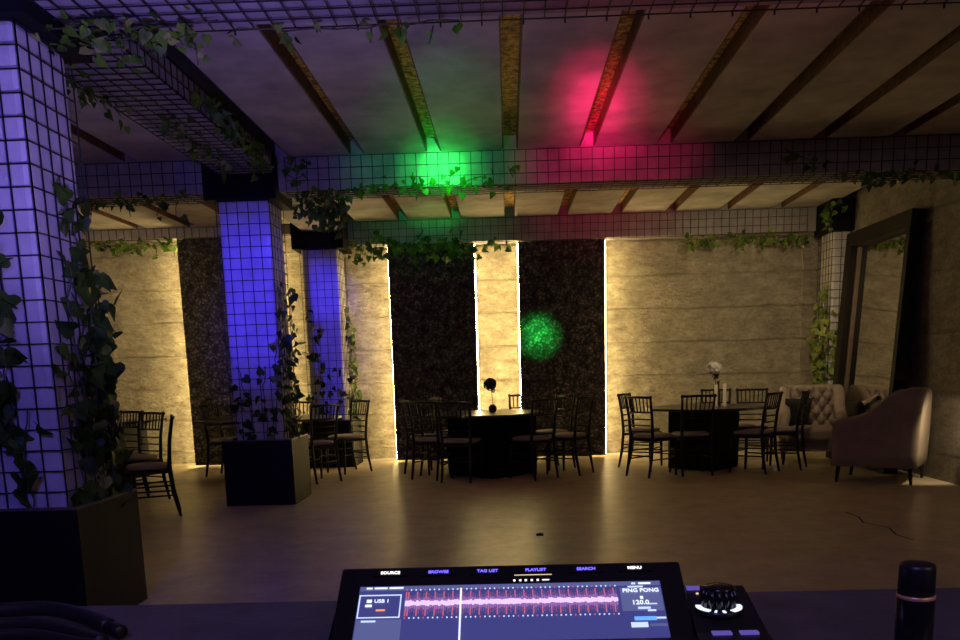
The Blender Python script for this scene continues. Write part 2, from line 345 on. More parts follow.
def facing(dx, dy): return math.atan2(-dx, dy)      # rotation that turns local +y to (dx, dy)

# ------------------------------------------------------------------ room shell
YB = 12.33; XR = 4.44; XL = -8.2; YF = -3.0; ZB = 2.969; ZC = 3.276; ZD = 3.50
m = MB(); m.box((XL - .2, YF - .2, -.2), (XR + 2.2, YB + .2, 0), M['floor']); structure(m.build('floor'))
m = MB(); m.box((XL - .2, YB, 0), (XR + .2, YB + .2, ZD), M['wall']); structure(m.build('wall_back'))
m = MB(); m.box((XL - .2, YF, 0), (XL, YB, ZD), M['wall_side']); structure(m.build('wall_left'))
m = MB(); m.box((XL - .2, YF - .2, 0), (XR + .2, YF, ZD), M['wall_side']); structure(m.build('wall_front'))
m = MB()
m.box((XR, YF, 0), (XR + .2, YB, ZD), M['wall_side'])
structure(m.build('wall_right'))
# pour ledge along the right wall, seam on back wall
m = MB(); m.box((XR - .012, 8.41, 2.66), (XR, 11.18, 2.70), M['wall_side']); structure(m.build('trim_1'))
m = MB()
pts = []
random.seed(3)
z = 0.95
while z < 2.95:
    pts.append((4.125 + random.uniform(-.012, .012), YB - .004, z)); z += 0.07
m.tube(pts, [random.uniform(.006, .013) for _ in pts], M['wall'], 5)
structure(m.build('trim_2'))
m = MB(); m.box((XL, YB - .025, 0), (4.44, YB, .025), M['pale_line']); structure(m.build('baseboard_back'))
# ceiling deck + panels + joist channels
J0, JD, JW = -1.4335, 0.7125, 0.145
m = MB(); m.box((XL - .2, YF - .2, ZD), (XR + .2, YB + .2, ZD + .1), M['deck'])
i0 = -10; i1 = 9
bays = [(-3.0, 4.15), (4.54, 8.39), (8.73, 11.95), (12.28, YB)]
for (ya, yb) in bays:
    for i in range(i0, i1):
        xa = J0 + (i - 1) * JD + JW; xb = J0 + i * JD
        xa = max(xa, XL); xb = min(xb, XR)
        if xb - xa > 0.03: m.box((xa, ya, ZC), (xb, yb, ZD), M['ceiling'])
structure(m.build('ceiling'))
for i in range(i0 + 1, i1 - 1):
    xa = J0 + i * JD
    if xa < XL + .1 or xa > XR - .2: continue
    m = MB()
    for (ya, yb) in bays[:3]:
        q_ = (M['deck'], M['deck']) if i == -1 else (M['rust'], M['gold'])
        m.box((xa, ya, ZC + .004), (xa + .012, yb, ZD - .02), q_[0]); m.box((xa + JW - .012, ya, ZC + .004), (xa + JW, yb, ZD - .02), q_[0])
        m.box((xa + .012, ya, ZC + .12), (xa + JW - .012, yb, ZC + .135), q_[1])
    structure(m.build('joist'))
# beams
def beam(name, a, b):
    m = MB(); m.box(a, b, M['beam']); return structure(m.build(name))
beam('beam', (XL, 4.15, ZB), (XR, 4.54, ZD)); beam('beam', (XL, 8.40, ZB), (XR, 8.73, ZD)); beam('beam', (-2.70, 11.95, ZB), (XR, 12.28, ZD)); beam('beam', (XL, 11.95, 3.14), (-2.70, 12.28, ZD))
CX0, CX1 = -2.701, -2.224
SBX0, SBX1, SBZ = -2.64, -2.14, 3.11
beam('beam', (SBX0, 4.54, SBZ), (SBX1, 8.40, ZC + .02)); beam('beam', (SBX0, 8.73, SBZ), (SBX1, 11.95, ZC + .02))
beam('beam', (SBX0, YF, SBZ), (SBX1, 4.15, ZC + .02))

WR = 0.0029; OFF = 0.016; CELL = 0.1025
def bar(m, a, b, w=WR):
    lo = [min(a[k], b[k]) - w for k in range(3)]; hi = [max(a[k], b[k]) + w for k in range(3)]
    m.box(lo, hi, M['wire'])
def frange(a, b, s):
    n = max(1, round((b - a) / s)); return [a + (b - a) * k / n for k in range(n + 1)]
# columns with capitals, cages, planters
def column(x0, y0, w, planter, sides, label_c, label_p, cap_m=(.10, .085), wl=None):
    d = w if wl is None else wl
    m = MB(); m.box((x0, y0, 0), (x0 + w, y0 + d, 2.895), M['column']); c = structure(m.build('column', bevel=.03))
    m = MB(); m.box((x0 - cap_m[0], y0 - cap_m[1], 2.885), (min(x0 + w + cap_m[0], XR - .002), y0 + d + .08, ZC - .005), M['capital']); cc = m.build('capital', c); 
    m = MB()
    xa, xb, ya, yb = x0 - OFF, x0 + w + OFF, y0 - OFF, y0 + d + OFF
    xb = min(xb, XR - .01)
    zz = frange(.30, 2.88, CELL)
    for z in zz:
        if 'f' in sides: bar(m, (xa, ya, z), (xb, ya, z))
        if 'r' in sides: bar(m, (xb, ya, z), (xb, yb, z))
        if 'l' in sides: bar(m, (xa, ya, z), (xa, yb, z))
        if 'b' in sides: bar(m, (xa, yb, z), (xb, yb, z))
    for x in frange(xa, xb, CELL):
        if 'f' in sides: bar(m, (x, ya, .30), (x, ya, 2.88))
        if 'b' in sides: bar(m, (x, yb, .30), (x, yb, 2.88))
    for y in frange(ya, yb, CELL):
        if 'r' in sides: bar(m, (xb, y, .30), (xb, y, 2.88))
        if 'l' in sides: bar(m, (xa, y, .30), (xa, y, 2.88))
    tag(m.build('wire_mesh_cage'), label_c, 'wire mesh')
    if planter:
        h = .645; g = .103; t = .02
        a0, a1, b0, b1 = x0 - g, x0 + w + g, y0 - g, y0 + d + g
        e = empty('planter_box', ((a0 + a1) / 2, (b0 + b1) / 2, 0)); tag(e, label_p, 'planter')
        cx, cy = (a0 + a1) / 2, (b0 + b1) / 2
        m = MB(); hx, hy = (a1 - a0) / 2, (b1 - b0) / 2
        m.box((-hx, -hy, 0), (hx, -hy + t, h - .012), M['planter']); m.box((-hx, hy - t, 0), (hx, hy, h - .012), M['planter'])
        m.box((-hx, -hy + t, 0), (-hx + t, hy - t, h - .012), M['planter']); m.box((hx - t, -hy + t, 0), (hx, hy - t, h - .012), M['planter'])
        m.build('side_panels', e)
        m = MB()
        m.box((-hx, -hy, h - .012), (hx, -hy + t + .006, h), M['rim']); m.box((-hx, hy - t - .006, h - .012), (hx, hy, h), M['rim'])
        m.box((-hx, -hy + t + .006, h - .012), (-hx + t + .006, hy - t - .006, h), M['rim']); m.box((hx - t - .006, -hy + t + .006, h - .012), (hx, hy - t - .006, h), M['rim'])
        tag(m.build('rim', e), 'paler metal rim')
        m = MB(); q0, q1 = hx - t, hx - g + .03
        for (u0, v0, u1, v1) in ((-q0, -hy + t, q0, -hy + g - .03), (-q0, hy - g + .03, q0, hy - t), (-q0, -hy + g - .03, -q1, hy - g + .03), (q1, -hy + g - .03, q0, hy - g + .03)):
            m.box((u0, v0, h - .12), (u1, v1, h - .06), M['soil'])
        m.build('soil', e)
    return c
CW = 0.477
column(CX0, 4.164, CW, True, 'fr', 'black wire mesh wrapped round the nearest blue-lit column', 'big dark planter box around the foot of the nearest column')
column(CX0, 8.345, CW, True, 'frb', 'black wire mesh wrapped round the middle blue column', 'dark planter box around the foot of the middle blue column')
column(CX0, 11.62, CW, True, 'fr', 'black wire mesh on the rear blue column by the back wall', 'dark planter box at the rear column, half hidden by chairs')
column(4.21, 11.47, .225, False, 'fl', 'black wire mesh on the right corner column behind the tufted armchair', '', (.06, .10), .46)
# wire mesh on beams
def beam_mesh(x0, x1, y0, y1, faces, label, zb=ZB):
    m = MB(); za = zb - OFF; zt = ZC - .01
    ya, yb = y0 - OFF, y1 + OFF
    zs = frange(za, zt, CELL)
    for x in frange(x0, x1, CELL):
        if 'f' in faces: bar(m, (x, ya, za), (x, ya, zt))
        if 'u' in faces: bar(m, (x, ya, za), (x, yb, za))
    for z in zs:
        if 'f' in faces: bar(m, (x0, ya, z), (x1, ya, z))
    for y in frange(ya, yb, CELL):
        if 'u' in faces: bar(m, (x0, y, za), (x1, y, za))
    for k, x in enumerate(frange(x0, x1, CELL * 2)):
        if 'k' in faces: bar(m, (x, yb, za - .02), (x, yb, za), .004)
    return tag(m.build('wire_mesh_sleeve'), label, 'wire mesh')
beam_mesh(-4.6, XR - .02, 4.15, 4.54, 'uk', 'black wire mesh under the nearest ceiling beam, top of view')
beam_mesh(-5.6, -2.80, 8.40, 8.73, 'fu', 'black wire mesh on the middle beam, left of the middle column')
beam_mesh(-2.05, XR - .02, 8.40, 8.73, 'fu', 'black wire mesh on the middle beam lit green and pink')
beam_mesh(-6.0, -2.80, 11.95, 12.28, 'f', 'black wire mesh on the rear beam, left of the blue columns', 3.14)
beam_mesh(-2.05, 4.03, 11.95, 12.28, 'f', 'black wire mesh on the rear beam above the dark wall panels')
m = MB(); za = SBZ - OFF; xa, xb = SBX0 - OFF, SBX1 + OFF
for y in frange(4.70, 8.12, CELL):
    bar(m, (xa, y, za), (xb, y, za)); bar(m, (xb, y, za), (xb, y, ZC - .01))
for x in frange(xa, xb, CELL): bar(m, (x, 4.70, za), (x, 8.12, za))
for z in frange(za, ZC - .01, CELL): bar(m, (xb, 4.70, z), (xb, 8.12, z))
tag(m.build('wire_mesh_sleeve'), 'black wire mesh on the lengthwise beam between the two near columns', 'wire mesh')

# dark wall panels and LED strips
def wall_panel(xa, xb, label):
    m = MB(); m.box((xa, YB - .32, .03), (xb, YB - .26, 3.13 if xa < -3 else ZB - .01), M['hedge'])
    for zz in (.4, 1.5, 2.6):
        m.box((xa + .2, YB - .26, zz), (xb - .2, YB - .0005, zz + .06), M['capital'])
    return tag(m.build('wall_panel'), label, 'wall panel')
PANELS = [(-4.49, -3.31, 'dark leafy wall panel left of the middle blue column'), (-1.607, -.427, 'dark leafy wall panel behind the middle table, without green spot'), (.169, 1.348, 'dark leafy wall panel with the green light spot on it')]
for xa, xb, lb in PANELS: wall_panel(xa, xb, lb)
def led(x, s, label):
    m = MB()
    xa, xb = (x - .010, x + .004) if s < 0 else (x - .004, x + .010)
    m.box((xa, YB - .255, .04), (xb, YB - .235, 3.12 if x < -3 else ZB - .02), M['led'])
    return tag(m.build('light_strip'), label, 'light strip')
for x, s, lb in ((-4.49, -1, 'warm light strip on left edge of the leftmost dark panel'), (-3.31, 1, 'warm light strip on right edge of the leftmost dark panel'),
                 (-1.607, -1, 'warm light strip on left edge of the panel behind the middle table'), (-.427, 1, 'warm light strip at right edge of the panel left of the flower'),
                 (.169, -1, 'warm light strip beside the green light spot'), (1.348, 1, 'warm light strip on right edge of the panel with green spot')):
    led(x, s, lb)

# ------------------------------------------------------------------ ivy
def leaf(m, p, nrm, up, s, mat):
    """heart-shaped climbing leaf, folded along its midrib"""
    n = Vector(nrm).normalized(); u = Vector(up); u = (u - n * u.dot(n)).normalized(); r = u.cross(n)
    out = [(0, 0), (.20, -.12), (.40, -.02), (.46, .20), (.34, .42), (.17, .70), (0, 1.02), (-.17, .70), (-.34, .42), (-.46, .20), (-.40, -.02), (-.20, -.12)]
    vs = [Vector(p) + n * (.06 * s)]
    fold = random.uniform(.12, .3); droop = random.uniform(-.15, .35)
    P = []
    for (a, b) in out:
        P.append(Vector(p) + (r * a + u * b) * s + n * s * (abs(a) * fold - droop * b * b))
    mid = Vector(p) + u * (.4 * s) - n * s * droop * .16
    vs = P + [mid]
    k = len(P)
    m.add(vs, [(i, (i + 1) % k, k) for i in range(k)], mat, True)
def vine(label, strands, size, density, spread, nrm, mat='leaf', group=None, droop=(0, 0, -1)):
    """strands: polylines; leaves scattered along them"""
    base = Vector(strands[0][0]); e = empty('ivy_vine', base); tag(e, label, 'ivy', group)
    ms = MB(); ml = MB()
    for st in strands:
        pts = [Vector(p) - base for p in st]
        fine = []
        for a, b in zip(pts[:-1], pts[1:]):
            k = max(1, int((b - a).length / .06))
            for q in range(k): fine.append(a.lerp(b, q / k) + Vector((random.gauss(0, .008), random.gauss(0, .008), random.gauss(0, .008))))
        fine.append(pts[-1])
        if len(fine) > 1: ms.tube(fine, .004, M['stem'], 5)
        for a, b in zip(fine[:-1], fine[1:]):
            L = (b - a).length; k = L * density
            k = int(k) + (random.random() < k - int(k))
            for _ in range(k):
                N = Vector(nrm)
                p = a.lerp(b, random.random())
                off = Vector((random.gauss(0, spread), random.gauss(0, spread), random.gauss(0, spread)))
                off = off - N * off.dot(N) + N * abs(random.gauss(0, .02)) if N.length > .1 else off
                nn = N + Vector((random.gauss(0, .55), random.gauss(0, .55), random.gauss(0, .55)))
                uu = Vector(droop) + Vector((random.gauss(0, .6), random.gauss(0, .6), random.gauss(0, .5)))
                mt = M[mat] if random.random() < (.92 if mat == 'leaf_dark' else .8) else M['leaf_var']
                leaf(ml, p + off, nn, uu, size * random.uniform(.65, 1.25), mt)
    ms.build('stem', e); ml.build('leaves', e)
    return e
def climb(x, y, z0, z1, axis, wob=.06, step=.25):
    pts = []; z = z0
    dx = random.uniform(-.02, .02)
    while z < z1:
        w = random.uniform(-wob, wob)
        pts.append((x + (w if axis == 'x' else 0), y + (w if axis == 'y' else 0), z)); z += step
    return pts if len(pts) > 1 else pts + [(x, y, z1)]
random.seed(11)
yf = 4.164 - .035; xr = CX1 + .035
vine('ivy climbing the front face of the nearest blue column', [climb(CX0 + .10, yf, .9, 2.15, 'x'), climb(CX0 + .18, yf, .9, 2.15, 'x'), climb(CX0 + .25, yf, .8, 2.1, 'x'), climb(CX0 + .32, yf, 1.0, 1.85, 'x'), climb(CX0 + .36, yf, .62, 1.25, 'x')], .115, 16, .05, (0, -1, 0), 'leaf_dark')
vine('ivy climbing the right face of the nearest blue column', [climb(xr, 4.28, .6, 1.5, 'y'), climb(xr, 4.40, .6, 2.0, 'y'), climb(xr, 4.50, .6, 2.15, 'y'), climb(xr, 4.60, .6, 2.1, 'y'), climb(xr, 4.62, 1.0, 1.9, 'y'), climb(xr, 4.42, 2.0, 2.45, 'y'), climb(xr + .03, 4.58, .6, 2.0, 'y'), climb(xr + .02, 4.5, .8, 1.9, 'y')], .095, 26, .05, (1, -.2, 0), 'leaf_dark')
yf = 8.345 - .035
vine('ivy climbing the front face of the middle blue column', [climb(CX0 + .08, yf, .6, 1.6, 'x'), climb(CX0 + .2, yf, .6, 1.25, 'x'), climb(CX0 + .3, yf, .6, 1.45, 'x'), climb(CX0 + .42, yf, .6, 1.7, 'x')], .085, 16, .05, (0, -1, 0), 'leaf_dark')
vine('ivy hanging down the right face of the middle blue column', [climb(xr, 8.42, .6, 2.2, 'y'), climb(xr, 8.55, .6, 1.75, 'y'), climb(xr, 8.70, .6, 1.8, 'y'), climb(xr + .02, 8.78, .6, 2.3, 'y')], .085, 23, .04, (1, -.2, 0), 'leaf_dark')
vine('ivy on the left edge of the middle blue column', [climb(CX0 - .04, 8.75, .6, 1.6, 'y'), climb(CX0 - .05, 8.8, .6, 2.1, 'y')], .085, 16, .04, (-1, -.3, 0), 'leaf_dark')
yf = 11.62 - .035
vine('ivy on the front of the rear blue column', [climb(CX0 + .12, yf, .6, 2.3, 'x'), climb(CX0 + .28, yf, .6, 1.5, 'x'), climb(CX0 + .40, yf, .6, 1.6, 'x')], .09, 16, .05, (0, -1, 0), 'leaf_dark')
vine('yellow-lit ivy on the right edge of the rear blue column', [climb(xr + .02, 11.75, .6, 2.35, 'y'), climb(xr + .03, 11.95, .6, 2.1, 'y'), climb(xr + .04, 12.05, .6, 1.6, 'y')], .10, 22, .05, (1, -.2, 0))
vine('green ivy climbing the right corner column above the tufted armchair', [climb(4.17, 11.52, .95, 2.1, 'y'), climb(4.17, 11.64, .95, 2.35, 'y'), climb(4.17, 11.78, .95, 2.2, 'y'), climb(4.16, 11.5, .95, 1.9, 'y'), climb(4.27, 11.43, 1.0, 1.8, 'x'), climb(4.16, 11.7, .95, 1.7, 'y')], .10, 28, .05, (-1, -.5, .2), 'leaf_var')  # paler leaf colour stands in for the strip light on this vine
# garlands
def runx(x0, x1, y, z, wob=.03): 
    n = max(2, int((x1 - x0) / .2)); return [(x0 + (x1 - x0) * k / n, y + random.uniform(-wob, wob), z + random.uniform(-wob, wob)) for k in range(n + 1)]
def runy(y0, y1, x, z, wob=.03):
    n = max(2, int((y1 - y0) / .2)); return [(x + random.uniform(-wob, wob), y0 + (y1 - y0) * k / n, z + random.uniform(-wob, wob)) for k in range(n + 1)]
def drips(x0, x1, y, z, n, l0, l1):
    o = []
    for _ in range(n):
        x = random.uniform(x0, x1); o.append([(x, y, z), (x + random.uniform(-.04, .04), y, z - random.uniform(l0, l1))])
    return o
vine('ivy garland hanging from the nearest beam beside the nearest column', [runx(-2.35, -1.35, 4.40, 2.93), runx(-2.3, -1.5, 4.50, 2.92), runx(-2.3, -1.75, 4.3, 2.92)] + drips(-2.3, -1.5, 4.5, 2.93, 7, .06, .16), 0.060, 34, .04, (0, -.5, -1))
vine('thin ivy sprigs hooked under the nearest beam further right', [runx(-1.35, -.2, 4.52, 2.94, .015)] + drips(-1.3, -.2, 4.53, 2.93, 4, .03, .09), 0.056, 12, .03, (0, -.5, -1))
vine('ivy along the left edge of the lengthwise beam', [runy(4.75, 6.2, SBX0 + .02, 3.07), runy(4.75, 5.6, SBX0 - .02, 3.05), runy(4.8, 5.9, SBX0 + .05, 3.06)], 0.060, 30, .05, (-.5, -.5, -.6))
vine('ivy trailing on the right face of the lengthwise beam', [runy(6.1, 8.0, SBX1 + .05, 3.12, .04), runy(6.4, 7.6, SBX1 + .05, 3.16, .04), runy(6.3, 7.8, SBX0 + .25, 3.06, .03)], 0.064, 26, .05, (.6, -.7, -.2))
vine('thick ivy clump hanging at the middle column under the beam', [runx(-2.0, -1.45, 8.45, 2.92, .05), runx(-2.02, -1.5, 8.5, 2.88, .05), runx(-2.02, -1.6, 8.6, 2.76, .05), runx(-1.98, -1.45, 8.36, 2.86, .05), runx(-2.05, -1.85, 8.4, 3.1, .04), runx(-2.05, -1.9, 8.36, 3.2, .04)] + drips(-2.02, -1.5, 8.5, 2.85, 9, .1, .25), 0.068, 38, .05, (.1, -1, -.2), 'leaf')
vine('ivy along the lower edge of the middle beam under the green light', [runx(-1.5, .12, 8.38, 2.95, .03), runx(-1.4, -.2, 8.37, 2.99, .04)] + drips(-.9, .1, 8.37, 3.1, 4, .02, .14), 0.064, 18, .04, (0, -1, -.1))
vine('ivy on the middle beam left of the middle column', [runx(-4.9, -2.95, 8.38, 2.94, .03), runx(-4.9, -4.2, 8.38, 2.92, .03)] + drips(-4.9, -3, 8.4, 2.92, 8, .05, .16), 0.068, 18, .04, (0, -1, -.2))
vine('ivy at the right end of the middle beam near the mirror', [runx(3.1, 4.38, 8.36, 2.94, .025), runx(3.2, 4.0, 8.4, 2.92, .02)] + drips(3.4, 4.4, 8.38, 2.94, 6, .03, .12), 0.060, 23, .035, (0, -1, -.3))
vine('small ivy sprig high on the middle beam at the right', [[(2.6, 8.36, 3.18), (2.75, 8.36, 3.12), (2.9, 8.36, 3.0)], [(2.95, 8.36, 3.05), (3.0, 8.36, 2.97)]], 0.056, 27, .03, (0, -1, 0))
vine('ivy along the rear beam right of the rear blue column', [runx(-2.15, .05, 11.92, 2.93, .04), runx(-2.1, -.45, 11.90, 2.90, .04), runx(-1.8, -.5, 11.92, 3.0, .05)] + drips(-2.1, -.4, 11.92, 2.92, 14, .05, .2), 0.080, 27, .045, (0, -1, -.2))
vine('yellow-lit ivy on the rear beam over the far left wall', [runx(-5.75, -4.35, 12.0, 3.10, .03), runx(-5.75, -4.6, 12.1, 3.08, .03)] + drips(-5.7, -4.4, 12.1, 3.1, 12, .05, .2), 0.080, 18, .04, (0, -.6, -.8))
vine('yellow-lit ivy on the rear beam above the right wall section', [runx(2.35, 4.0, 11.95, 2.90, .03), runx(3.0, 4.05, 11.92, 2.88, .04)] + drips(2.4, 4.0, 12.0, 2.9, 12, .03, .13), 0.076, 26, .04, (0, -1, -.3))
vine('ivy draped on the capital of the right corner column', [[(4.12, 11.34, 3.2), (4.11, 11.34, 3.0), (4.12, 11.35, 2.90)], [(4.15, 11.34, 3.22), (4.3, 11.34, 3.15)], [(4.09, 11.4, 3.22), (4.09, 11.5, 3.0)]], 0.068, 26, .04, (-.3, -1, 0))

# ------------------------------------------------------------------ chairs
def make_chair():
    e = empty('ballroom_chair')
    def part(name, fn, **k):
        m = MB(); fn(m); return m.build(name, e, **k)
    w = M['wood']
    part('seat_frame', lambda m: m.prism([(-.185, -.19), (.185, -.19), (.205, .19), (-.205, .19)], .405, .435, w), bevel=.008)
    def cush(m):
        n = 20
        prof = [(.0, .445), (.55, .445), (.93, .445), (1.0, .455), (1.0, .468), (.93, .482), (.6, .49), (0, .492)]
        vs = []; fs = []
        for (k, z) in prof[1:-1]:
            for i in range(n):
                t = 2 * PI * i / n; c, s = math.cos(t), math.sin(t)
                q = (abs(c) ** 5 + abs(s) ** 5) ** (-1 / 5)
                x = c * q * .195 * k; y = s * q * .185 * k + .005; x *= 1 + .06 * y / .19
                vs.append((x, y, z))
        L = len(prof) - 2
        for j in range(L - 1):
            for i in range(n):
                i2 = (i + 1) % n; fs.append((j * n + i, j * n + i2, (j + 1) * n + i2, (j + 1) * n + i))
        fs.append(tuple(reversed(range(n)))); fs.append(tuple((L - 1) * n + i for i in range(n)))
        m.add(vs, fs, M['cushion'], True)
    tag(part('seat_cushion', cush), 'brown-grey seat pad')
    for s in (-1, 1):
        part('front_leg', lambda m: m.tube([(s * .19, .175, .42), (s * .192, .178, .25), (s * .195, .185, 0)], [.019, .019, .013], w, 8))
        part('rear_post', lambda m: m.tube([(s * .172, -.245, 0), (s * .17, -.20, .22), (s * .168, -.18, .45), (s * .175, -.20, .68), (s * .187, -.245, .92)], [.013, .018, .019, .016, .014], w, 8))
    part('crest_rail', lambda m: m.tube([(-.205, -.243, .90), (0, -.256, .905), (.205, -.243, .90)], .0135, w, 8))
    part('upper_rail', lambda m: m.tube([(-.176, -.21, .735), (0, -.222, .735), (.176, -.21, .735)], .010, w, 8))
    for k in range(6):
        x = -.135 + .054 * k
        part('spindle', lambda m: m.tube([(x * .93, -.221 + abs(x) * .05, .735), (x, -.252 + abs(x) * .05, .90)], .0075, w, 6))
    for z, yy, ww in ((.655, -.198, .172), (.585, -.19, .171), (.515, -.184, .169)):
        part('ladder_rail', lambda m: m.tube([(-ww, yy, z), (ww, yy, z)], .0085, w, 6))
    for s in (-1, 1):
        for z in (.20, .29):
            part('side_stretcher', lambda m: m.tube([(s * .193, .18, z), (s * .170, -.205 + (z - .2) * .15, z)], .0085, w, 6))
    part('front_stretcher', lambda m: m.tube([(-.193, .18, .24), (.193, .18, .24)], .0085, w, 6))
    part('rear_stretcher', lambda m: m.tube([(-.17, -.20, .24), (.17, -.20, .24)], .0085, w, 6))
    return e
proto = make_chair(); first = [True]
def chair(x, y, fx, fy, label, group, rear=True):
    """x, y: midpoint between the rear feet; fx, fy: the way the chair faces"""
    if first[0]: e = proto; first[0] = False
    else: e = copy_tree(proto)
    l = math.hypot(fx, fy); fx /= l; fy /= l
    e.location = (x + .24 * fx, y + .24 * fy, 0) if rear else (x, y, 0)
    e.rotation_euler = (0, 0, facing(fx, fy))
    tag(e, label, 'chair', group)
GM, GR, GL, GC = 'chairs round the middle table', 'chairs round the right table', 'chairs at the left tables', 'chairs behind the middle column'
chair(-1.21, 10.45, .72, .62, 'black chair at far left of the middle table, its seat catching wall light', GM)
chair(-1.01, 9.90, .44, .9, 'black slatted chair second from left at the middle table, back to us', GM)
chair(-.62, 9.56, .25, .97, 'nearest black chair on the left side of the middle table', GM)
chair(-1.00, 11.30, .85, -.35, 'black chair behind the left chairs of the middle table, backrest edged by light', GM)
chair(.19, 11.72, -.2, -1, 'black chair on the far side of the middle table, seen over the tabletop', GM)
chair(.41, 9.71, -.62, .78, 'nearest black chair on the right side of the middle table', GM)
chair(.72, 10.95, -.72, -.5, 'black chair behind the two right-hand chairs of the middle table', GM)
chair(.90, 10.09, -.83, .55, 'rightmost black chair of the middle table', GM)
chair(1.45, 10.85, .87, -.5, 'leftmost black chair of the right table, against the lit wall strip', GR)
chair(1.45, 9.70, .78, .62, 'near left chair of the right table, overlapping the leftmost one', GR)
chair(2.12, 9.66, -.1, 1, 'black chair with its back to us at front of the right table', GR)
chair(2.80, 11.70, -.1, -1, 'black chair behind the white flower on the right table', GR)
chair(3.20, 11.40, -.25, -1, 'black chair at far right of the right table, facing us', GR)
chair(3.00, 9.79, -.75, .66, 'near right chair of the right table, in front of the armchair side', GR)
chair(3.46, 10.10, -.9, .5, 'rightmost black chair, seen edge-on before the tufted armchair', GR)
chair(-3.12, 7.85, -.93, -.37, 'side-on black chair at left, standing clear beyond the big planter', GL)
chair(-4.19, 9.42, -.5, -.866, 'black chair at left next to the nearest column ivy, backrest narrowest', GL)
chair(-3.76, 8.92, -.5, -.866, 'black chair at left between its twin and the side-on chair', GL)
chair(-2.13, 9.87, -.72, .66, 'black chair right of the middle column, back towards us', GC)
chair(-1.93, 11.10, -.7, -.7, 'black chair against the lit wall strip right of the rear column', GC)
chair(-2.78, 11.22, 0, -1, 'dark chair half hidden behind the chair beside the middle column', GC)
chair(-3.86, 10.95, .8, -.2, 'black chair glimpsed left of the middle column before the dark panel', GC)

# ------------------------------------------------------------------ tables
def octagon(r, rot=PI / 8, sx=1.0): return [(r * sx * math.cos(rot + k * PI / 4), r * math.sin(rot + k * PI / 4)) for k in range(8)]
def table(x, y, rz, label, r=.757, bs=.40, brz=0.0, boff=(0, 0), sx=1.0):
    e = empty('dining_table', (x, y, 0), rz); tag(e, label, 'table', None)
    m = MB(); m.prism(octagon(r, PI / 8, sx), .715, .745, M['table']); m.build('tabletop', e, bevel=.006)
    m = MB(); T = Matrix.Translation((boff[0], boff[1], 0)) @ Matrix.Rotation(brz, 4, 'Z')
    m.box((-bs, -bs, .0), (bs, bs, .715), M['table_base'], T); m.build('pedestal', e, bevel=.01)
    return e
table(-.30, 10.42, R(2), 'black octagonal table in the middle holding the dark flower', brz=R(43), boff=(.08, -.05), bs=.38)
table(2.40, 10.50, R(0), 'black octagonal table at right holding the white flower', brz=R(48), boff=(-.03, .0), bs=.31)
table(-2.95, 10.45, R(0), 'dark table half hidden behind the middle blue column', bs=.28, sx=1.2)
table(-5.25, 11.0, R(0), 'farther dark table at left by the back wall', bs=.38)
table(-4.78, 8.45, R(0), 'nearer dark table at left behind the nearest column', bs=.30)

# table decorations
e = empty('vase', (-.20, 10.35, .745)); tag(e, 'small dark round vase on the middle table', 'vase')
m = MB(); m.lathe([(.022, 0), (.042, .012), (.05, .04), (.045, .075), (.028, .092), (.026, .10), (.02, .10), (.02, .085)], M['brown']); m.build('body', e)
e = empty('flower', (-.20, 10.35, .80)); tag(e, 'single dark flower standing in the small vase on the middle table', 'flower')
m = MB(); m.tube([(0, 0, 0), (.004, 0, .08), (-.006, 0, .17), (-.01, 0, .23)], .005, M['stem'], 6); m.build('stem', e)
def puff(m, c, r, n, mat, sq=.8):
    random.seed(n)
    for k in range(n):
        z = 1 - 2 * (k + .5) / n; t = k * 2.39996; q = math.sqrt(1 - z * z)
        d = Vector((q * math.cos(t), q * math.sin(t), z * sq))
        p = Vector(c) + d * r * random.uniform(.5, .95)
        a = d.cross(Vector((0, 0, 1)) if abs(d.z) < .9 else Vector((1, 0, 0))).normalized(); b = d.cross(a)
        s = r * random.uniform(.20, .34); vs = []
        for j in range(7):
            tt = 2 * PI * j / 7; vs.append(p + (a * math.cos(tt) + b * math.sin(tt)) * s + d * s * .35)
        vs.append(p); m.add(vs, [(j, (j + 1) % 7, 7) for j in range(7)], mat, False)
m = MB(); puff(m, (-.022, 0, .285), .08, 100, M['darkpetal'], .95); m.build('petals', e)
m = MB(); puff(m, (.012, -.02, .205), .035, 20, M['darkpetal'], .9); tag(m.build('lower_petals', e), 'drooping lower bloom')
e = empty('candle_vase', (2.50, 10.45, .745)); tag(e, 'pale slender tube vase holding the white flower, right table', 'vase', 'tube vases on the right table')
m = MB(); m.lathe([(.030, 0), (.030, .01), (.020, .02), (.020, .26), (.014, .26), (.014, .05)], M['pale'], n=16); m.build('tube', e)
e = empty('candle_vase', (2.60, 10.43, .745)); tag(e, 'pale slender tube vase standing right of the flower, right table', 'vase', 'tube vases on the right table')
m = MB(); m.lathe([(.030, 0), (.030, .01), (.020, .02), (.020, .27), (.014, .27), (.014, .05)], M['pale'], n=16); m.build('tube', e)
e = empty('bottle', (2.55, 10.55, .745)); tag(e, 'dark slim bottle between the two pale tube vases', 'bottle')
m = MB(); m.lathe([(.030, 0), (.032, .02), (.032, .17), (.014, .22), (.013, .28), (.016, .285), (.016, .30)], M['brown'], n=16); m.build('body', e)
e = empty('flower', (2.50, 10.45, .82)); tag(e, 'round white pompom flower above the right table', 'flower')
m = MB(); m.tube([(0, 0, 0), (-.005, 0, .2), (-.02, 0, .30)], .006, M['stem'], 6); m.build('stem', e)
m = MB(); puff(m, (-.03, 0, .385), .09, 130, M['white'], .85); tag(m.build('petals', e), 'white petals')
m = MB(); puff(m, (-.012, -.01, .285), .045, 24, M['darkpetal'], 1.0); tag(m.build('calyx', e), 'dark leaves under the bloom')

